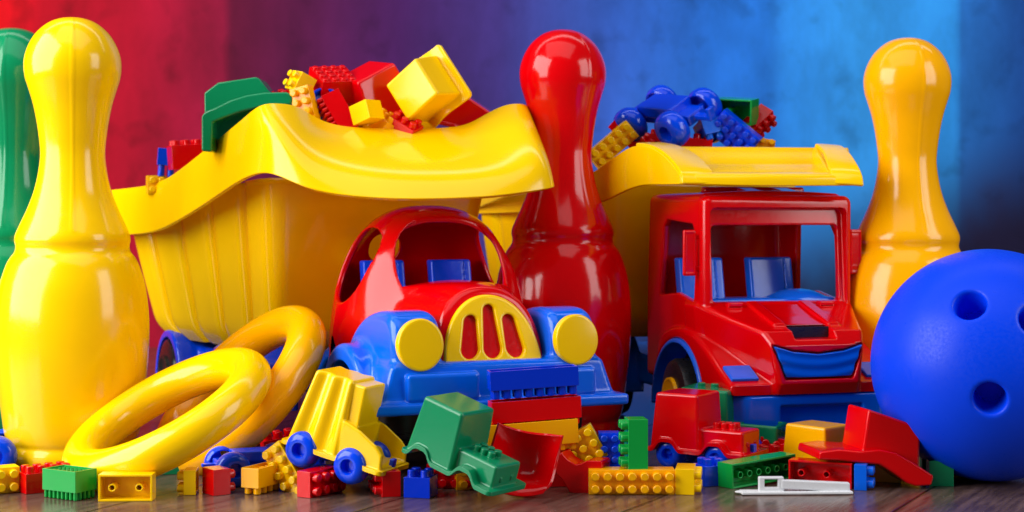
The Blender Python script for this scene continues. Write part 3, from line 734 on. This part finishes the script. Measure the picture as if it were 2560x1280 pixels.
# ================================================================== SMALL TRUCKS (moulded shell + blue wheels)
def wave(x, a1, a2, r=1.0, base=.75, hgt=.55):
    w = base+0*x
    for a in (a1, a2): w = w+hgt*np.exp(-((x-a)/(r*.62))**4*1.0)
    return w
def f_shell(kind):
    def f(x, y, z):
        w = wave(x, -1.75, 1.15)
        if kind == 'hopper':
            zt = 4.75
            t = np.clip((z-.8)/(zt-.8), 0, 1)
            xl, xr = -2.75+.75*t, .35-.05*t; cx, hx = (xl+xr)/2, (xr-xl)/2; hy = 1.42-.32*t
            rib = .10*np.cos((x-cx)/hx*7.5)*(np.abs(y) > hy*.55)
            d = rbox((x-cx)/hx*1.5, y*(1.4/(hy+rib)), z, (0, 0, 2.5), (1.5, 1.4, 2.25), .22)
            d = smin(d, rbox(x, y, z, (.55, 0, 2.55), (.42, 1.05, 2.05), .12), .06)
            bed = ext(poly2(x, z, [(.2, .2), (.2, 2.75), (1.3, 2.45), (2.35, 1.95), (2.75, 1.6), (2.9, .2)]), y, -1.4, 1.4, .12)
            bed = smax(bed, -rbox(x, y, z, (1.95, 0, 2.7), (.95, 1.2, 1.75), .12), .06)
            d = smin(d, bed, .1)
        else:
            zt = 3.85 if kind == 'cab' else 3.6
            t = np.clip((z-.8)/(zt-.8), 0, 1)
            xl, xr = -2.75+.30*t, .25-.15*t; cx, hx = (xl+xr)/2, (xr-xl)/2; hy = 1.50-.14*t
            d = rbox((x-cx)/hx*1.4, y*(1.35/hy), z, (0, 0, zt/2+.1), (1.4, 1.35, zt/2-.1), .16)
            hood = rbox(x, y, z, (1.35, 0, 1.15), (1.3, 1.05, .85), .14)
            d = smin(d, hood, .12)
            if kind == 'cab':
                for i in range(3):
                    for j in range(2):
                        d = np.minimum(d, cyl(x, y, z, .72+i*.46, -.26+j*.52, .2, 1.8, 2.32, .05))
                for j in (-.45, .45): d = smin(d, rbox(x, y, z, (2.66, j, 1.25), (.07, .1, .12), .04), .05)
            if kind == 'pickup':
                d = smax(d, -rbox(x, y, z, (1.55, 0, 2.1), (.85, .85, .7), .1), .05)
                for i in range(2): d = np.minimum(d, cyl(x, y, z, -1.6+i*.7, -.3, .2, zt-.1, zt+.22, .05))
        d = smax(d, w-z, .06)
        fl_ = np.maximum(np.abs(z-w)*.75-.085, rbox(x, y, z*0, (0, 0, 0), (3.0, 1.62, 9), .3))
        d = smin(d, fl_, .08)
        return d
    def g(x, y, z):
        d = f(x, y, z)
        inn = f(x, y, np.maximum(z, 1.2))+.13
        inn = rbox(x, y, z, (-1.25, 0, 1.4), (1.1, 1.0, 1.9), .1)
        return smax(d, -inn, .05)
    return g
_sh = {}
def shell(kind):
    if kind not in _sh: _sh[kind] = sdf_mesh('shell', f_shell(kind), (-3.4, -2, 0), (3.4, 2, 5.1), .055)
    return _sh[kind].copy()
whl = lathe('wheel', spline([(.0001, -.18), (.33, -.18), (.36, -.34), (.46, -.44), (.68, -.40), (.84, -.24), (.87, 0), (.84, .24), (.72, .38), (.6, .30), (.55, -.05), (.2, -.1), (.0001, -.1)], 4), 40)
# give the outer hub a crisp hole
whl_o = lathe('wheel', [(.0001, -.02), (.33, -.02), (.34, -.40), (.37, -.44), (.48, -.45), (.66, -.41), (.79, -.30), (.86, -.14), (.875, 0.05), (.86, .22), (.80, .34), (.72, .40), (.66, .38), (.62, .05), (.2, .0), (.0001, .0)], 48)
smooth(whl_o, 42)
def f_chs(x, y, z):
    d = rbox(x, y, z, (-.3, 0, .95), (2.1, .62, .28), .08)
    d = smin(d, rbox(x, y, z, (-.3, 0, 1.35), (1.2, .75, .3), .08), .05)
    for xx in (-1.75, 1.15): d = smin(d, cyl(x, z, y, xx, .86, .2, -1.15, 1.15, .04), .08)
    d = smin(d, rbox(x, y, z, (2.3, 0, .95), (.55, .2, .12), .05), .06)
    d = smin(d, rbox(x, y, z, (2.75, 0, 1.15), (.12, .2, .32), .05), .06)
    return smin(d, rbox(x, y, z, (-2.7, 0, .95), (.4, .2, .1), .05), .06)
chs = sdf_mesh('chassis', f_chs, (-3.4, -1.5, .3), (3.2, 1.5, 2), .06)
def small_truck(kind, mat, M4, label, wheels=True, wy=1.27, wz=.62, name='toy_truck', cat='toy truck', group='small toy trucks scattered among the bricks'):
    e = empty(name, M4, label, cat, group)
    if kind: mesh_obj('shell', shell(kind), mat, e)
    if wheels:
        c_ = mesh_obj('chassis', chs.copy(), 'blue', e); c_.location = (0, 0, -.2)
        for xx in (-1.75, 1.15):
            for s in (-1, 1):
                w = mesh_obj('wheel', whl_o.copy(), 'blue', e); w.location = (xx, s*wy, wz); w.scale = (1.07,)*3 if wy > 1.2 else (.92,)*3; w.rotation_euler = (R(-90 if s < 0 else 90), 0, 0)
    return e
def one(kind, mat, M4, label, name='small_toy_truck', cat='truck shell'):
    o = mesh_obj(name, shell(kind), mat); o.matrix_world = M4
    return tag(o, label, cat, 'loose shells of small toy trucks')
small_truck('hopper', 'yellow', TR(P(856, 1168, 81.8), 0, 13, -24), 'small yellow hopper truck on blue wheels climbing the bricks, left of centre')
one('cab', 'green', TR(P(1150, 1203, 79.0), 0, 17, -36, .97), 'green small truck shell without wheels, tipped nose down at the front')
small_truck('cab', 'red', TR(P(1768, 1158, 87.2), 0, 0, -34, 1.0), 'small red truck on blue wheels, parked upright before the large truck', wy=.98, wz=.5)
small_truck('pickup', 'green', TR(P(1828, 1147, 91.6), 0, 2, -25, 1.12), 'small green pickup truck just behind the small red truck')
small_truck(None, 'blue', TR(P(650, 1190, 84.6), 0, 0, 24), 'blue wheel base without a body lying between the rings and the propped yellow brick', name='toy_undercarriage', cat='wheel base', group='bare blue wheel bases')
small_truck(None, 'blue', TR(P(-62, 1165, 89.0), 0, 0, 8, 1.2), 'blue wheel base cut off by the left edge, behind the pin foot', name='toy_undercarriage', cat='wheel base', group='bare blue wheel bases')

# ================================================================== RED BUCKET
def bucket():
    D = 79.9
    rows = [
        [(1246, 1056, D), (1275, 1070, D+0.30), (1320, 1082, D+0.48), (1365, 1086, D+0.36), (1408, 1089, D-.1)],
        [(1238, 1085, D), (1272, 1102, D+0.72), (1320, 1112, D+0.96), (1362, 1112, D+0.78), (1402, 1112, D)],
        [(1228, 1120, D-.2), (1268, 1138, D+0.96), (1316, 1148, D+1.26), (1358, 1148, D+1.02), (1394, 1146, D)],
        [(1219, 1150, D-.4), (1262, 1170, D+0.90), (1312, 1182, D+1.20), (1355, 1182, D+0.96), (1386, 1180, D-.2)],
        [(1212, 1180, D-.6), (1256, 1200, D+0.36), (1308, 1208, D+0.60), (1352, 1208, D+0.42), (1380, 1205, D-.4)],
        [(1220, 1205, D-.9), (1262, 1218, D-.5), (1308, 1222, D-.3), (1345, 1220, D-.5), (1372, 1218, D-.6)],
        [(1240, 1228, D-.8), (1270, 1238, D-.6), (1308, 1243, D-.5), (1338, 1240, D-.6), (1358, 1234, D-.6)]]
    o = patch('digger_bucket', rows, 'red', t=.16, sub=3); return o
bk = bucket(); tag(bk, 'curved red digger bucket leaning below the stacked long bricks', 'digger bucket')
def f_arm(x, z, y):
    pass
arm_pts = [(1384, 1172), (1392, 1150), (1402, 1130), (1418, 1150), (1440, 1162), (1452, 1160), (1466, 1152), (1502, 1153), (1506, 1158), (1500, 1236), (1440, 1236), (1424, 1232), (1404, 1198), (1390, 1185)]
def prism(name, pts, D, depth, mat, parent=None, bv=.06, pm=None, skew=(0, 0)):
    bm = bmesh.new(); a = [bm.verts.new(P(x, y, D)) for x, y in pts]; b = [bm.verts.new(P(x, y, D)+Vector((skew[0], depth, skew[1]))) for x, y in pts]
    bm.faces.new(a[::-1]); bm.faces.new(b); n = len(a)
    for i in range(n): bm.faces.new((a[i], a[(i+1) % n], b[(i+1) % n], b[i]))
    o = mesh_obj(name, bm_mesh(bm, name, 40), mat, parent, pm); bevel(o, bv, 3, 30); return o
o = prism('digger_claw', arm_pts, 80.9, 1.3, 'red', bv=.1, skew=(.5, 0)); tag(o, 'red curved arm piece with a square end, right of the bucket', 'digger arm')

# ================================================================== WHITE CLIP
def f_clip(x, y, z):
    d = rbox(x, y, z, (0, 0, .1), (2.75, .42, .07), .03)
    d = smin(d, rbox(x, y, z, (.95, 0, .42-.05*(x-.9)), (1.7, .2, .22), .06), .05)
    fr = smax(rbox(x, y, z, (-1.25, 0, .45), (.62, .16, .42), .06), -rbox(x, y, z, (-1.25, 0, .55), (.34, .5, .2), .04), .04)
    d = smin(d, fr, .04)
    return smin(d, ell(x, y, z, (-2.35, 0, .12), (.7, .3, .1)), .05)
cl = mesh_obj('plastic_clip', sdf_mesh('plastic_clip', f_clip, (-3.2, -.7, 0), (3.2, .7, 1.3), .045), 'white'); cl.matrix_world = TR(((1990-1280)*80.6/FPX, 80.6, 0), 0, 0, 2, 1.02)
tag(cl, 'thin white plastic clip with a small rectangular loop lying on the floor', 'plastic clip')

# ================================================================== LOAD OF THE LEFT TRUCK
def cup(hx, hy, h, tp=.14, fl_=.42, wav=.25):
    def f(x, y, z):
        t = z/h; k = 1/(1-tp*t)
        d = rbox(x*k, y*k, z, (0, 0, h/2), (hx, hy, h/2), .16)
        zz = z-wav*np.cos(x*1.7)
        g = np.maximum(np.abs(zz)*.8-.1, rbox(x, y, z*0, (0, 0, 0), (hx+fl_, hy+fl_, 9), .3))
        d = smin(d, g, .1)
        return smax(d, -rbox(x*k, y*k, z, (0, 0, h/2-1), (hx-.15, hy-.15, h/2+.85), .12), .04)
    return sdf_mesh('shell', f, (-hx-.7, -hy-.7, -.6), (hx+.7, hy+.7, h+.2), .07)
def place(me, mat, M4, name, label, cat, group=None):
    o = mesh_obj(name, me, mat); o.matrix_world = M4; return tag(o, label, cat, group)
GS = 'loose shells of small toy trucks'
# green tipped truck shell: box plus curved apron
ge = empty('small_toy_truck', TR(P(600, 300, 98)), 'green truck shell tipped up at the left of the load', 'truck shell', GS); GM = TR(P(600, 300, 98))
prism('cab', [(510, 232), (545, 206), (640, 192), (648, 196), (668, 222), (705, 260), (705, 330), (512, 370)], 98.6, 3.0, 'green', ge, .12, GM)
prism('apron', [(503, 378), (503, 290), (512, 279), (534, 270), (575, 250), (615, 238), (660, 231), (715, 230), (726, 234), (732, 246), (728, 262), (700, 264), (650, 268), (600, 280), (556, 296), (532, 306), (529, 380)], 96.6, 1.9, 'green', ge, .14, GM)
brick('blue', 2, 2, .62, 1.15, 417, 393, 108, (180, 4, 14), 'blue brick with studs down at the far left end of the load', G2, sh=.75)
brick('red', 4, 2, .72, 1.6, 478, 392, 107, (0, -4, 25), 'dark red brick next to the blue one, left end of the load', G2, closed=True)
brick('yellow', 2, 2, .62, 1.0, 390, 462, 108, (90, 0, 20), 'yellow brick just peeping over the left rim of the load', G2)
brick('yellow', 2, 2, .62, 1.15, 752, 210, 98.5, (20, -64, 18), 'yellow brick on top of the load with studs pointing left', G2)
brick('amber', 4, 2, .62, .8, 764, 268, 96.9, (100, 76, -6), 'amber brick with round studs facing out, above the tub corner', G2)
brick('red', 4, 4, .6, 1.5, 832, 212, 100, (28, -4, 28), 'red hollow brick at the top of the load with its flat side up', G2, sh=.12)
brick('red', 8, 4, .33, 1.2, 846, 285, 97.6, (150, 60, -10), 'red finely ribbed brick in the middle of the load', G2)
brick('yellow', 2, 2, .7, 1.2, 917, 282, 97.2, (0, -18, -35), 'yellow block tilted in the middle of the load', G2, closed=True, sh=.02)
brick('amber', 2, 3, .62, 1.1, 962, 318, 98.6, (30, 20, 40), 'amber brick half sunk in the load beside the big yellow shell', G2, closed=True)
brick('amber', 2, 2, .62, 1.1, 898, 318, 98.4, (70, -20, 10), 'amber brick with studs, low in the middle of the load', G2)
w = place(whl_o.copy(), 'blue', TR(P(812, 262, 98.6), 60, 20, 0, 1.25), 'toy_wheel', 'blue wheel wedged between the red and amber bricks of the load', 'toy wheel')  # a loose toy wheel, same mesh as the small truck wheels
brick('blue', 4, 2, .62, 1.0, 735, 272, 99, (0, 8, 10), 'blue brick mostly hidden behind the amber studded brick', G2)
place(cup(1.7, 1.9, 3.0, .2), 'red', TR(P(955, 290, 101.5), 8, -28, 30, 1.05), 'small_toy_truck', 'red truck shell behind the big yellow shell in the load', 'truck shell', GS)
place(cup(1.55, 1.5, 2.3, .1, .5, .22), 'yellow', TR(P(1080, 222, 99.4), 96, -34, -34), 'small_toy_truck', 'big yellow truck shell tipped up at the top of the load', 'truck shell', GS)
place(cup(1.6, 1.2, 2.2, .2), 'red', TR(P(1150, 332, 101.5), 0, 34, -10, 1.0), 'small_toy_truck', 'red truck shell sinking behind the yellow one, right end of the load', 'truck shell', GS)

re_ = empty('small_toy_truck', TR(P(2190, 1150, 83)), 'red small truck shell tipped nose down beside the blue ball', 'truck shell', GS); RM = TR(P(2190, 1150, 83))
prism('cab', [(2172, 1023), (2303, 1068), (2300, 1172), (2154, 1140)], 82.4, 2.6, 'red', re_, .16, RM, skew=(-.55, 0))
prism('apron', [(2050, 1130), (2098, 1124), (2150, 1129), (2200, 1124), (2240, 1132), (2290, 1160), (2336, 1190), (2330, 1214), (2290, 1216), (2268, 1208), (2236, 1184), (2200, 1162), (2150, 1158), (2100, 1152), (2046, 1150)], 81.9, 3.4, 'red', re_, .12, RM, skew=(-.5, 0))
place(cup(1.55, 1.35, 3.0, .14, .4, .1), 'amber', TR(P(2045, 1196, 87.6), 0, 0, -48, 1.0), 'small_toy_truck', 'yellow small truck shell behind the long row of bricks, only its cab showing', 'truck shell', GS)

brick('red', 3, 2, .62, 1.1, 1010, 322, 98.2, (20, 30, -20), 'red brick low between the amber brick and the big yellow shell', G2, closed=True)
brick('red', 4, 2, .62, 1.1, 700, 262, 100, (10, -14, 24), 'red brick behind the green shell near the tub corner', G2)

# ================================================================== LOAD OF THE RIGHT TRUCK
brick('yellow', 5, 2, .68, .9, 1530, 362, 106, (90, -40, 8), 'yellow brick with round studs out, left end of the heap', G3)
brick('red', 4, 2, .7, 1.1, 1574, 340, 107.5, (0, 44, -10), 'red brick sloping behind the yellow studded one in the heap', G3, closed=True)
brick('red', 6, 2, .7, 1.0, 1700, 362, 105.6, (0, 6, -6), 'long red brick lying flat under the blue wheels in the heap', G3, closed=True)
brick('red', 3, 2, .6, .8, 1640, 356, 106, (40, -20, 30), 'short red brick under the left blue wheel of the heap', G3, closed=True)
brick('skyblue', 2, 2, .72, 1.1, 1772, 322, 105.5, (160, -12, 20), 'light blue brick with studs down, right of the blue wheels', G3)
brick('blue', 5, 3, .62, .8, 1838, 336, 105.2, (105, 40, -14), 'blue brick with many small studs facing out, heap right side', G3)
brick('bgreen', 3, 2, .85, 1.6, 1842, 278, 106.8, (-82, 4, -26), 'bright green brick at the top right of the heap', G3)
brick('red', 3, 2, .62, 1.1, 1897, 304, 107.5, (130, -40, 20), 'red brick with studs, rightmost in the heap', G3)
brick('amber', 3, 2, .6, .9, 1900, 372, 105.8, (70, 10, 0), 'amber brick barely showing below the red one in the heap', G3)
small_truck(None, 'blue', TR(P(1688, 318, 106.5), 30, 6, -50, 1.34), 'blue wheel base with four wheels lying on top of the right heap', name='toy_undercarriage', cat='wheel base', group='bare blue wheel bases')

S.render.engine = 'CYCLES'
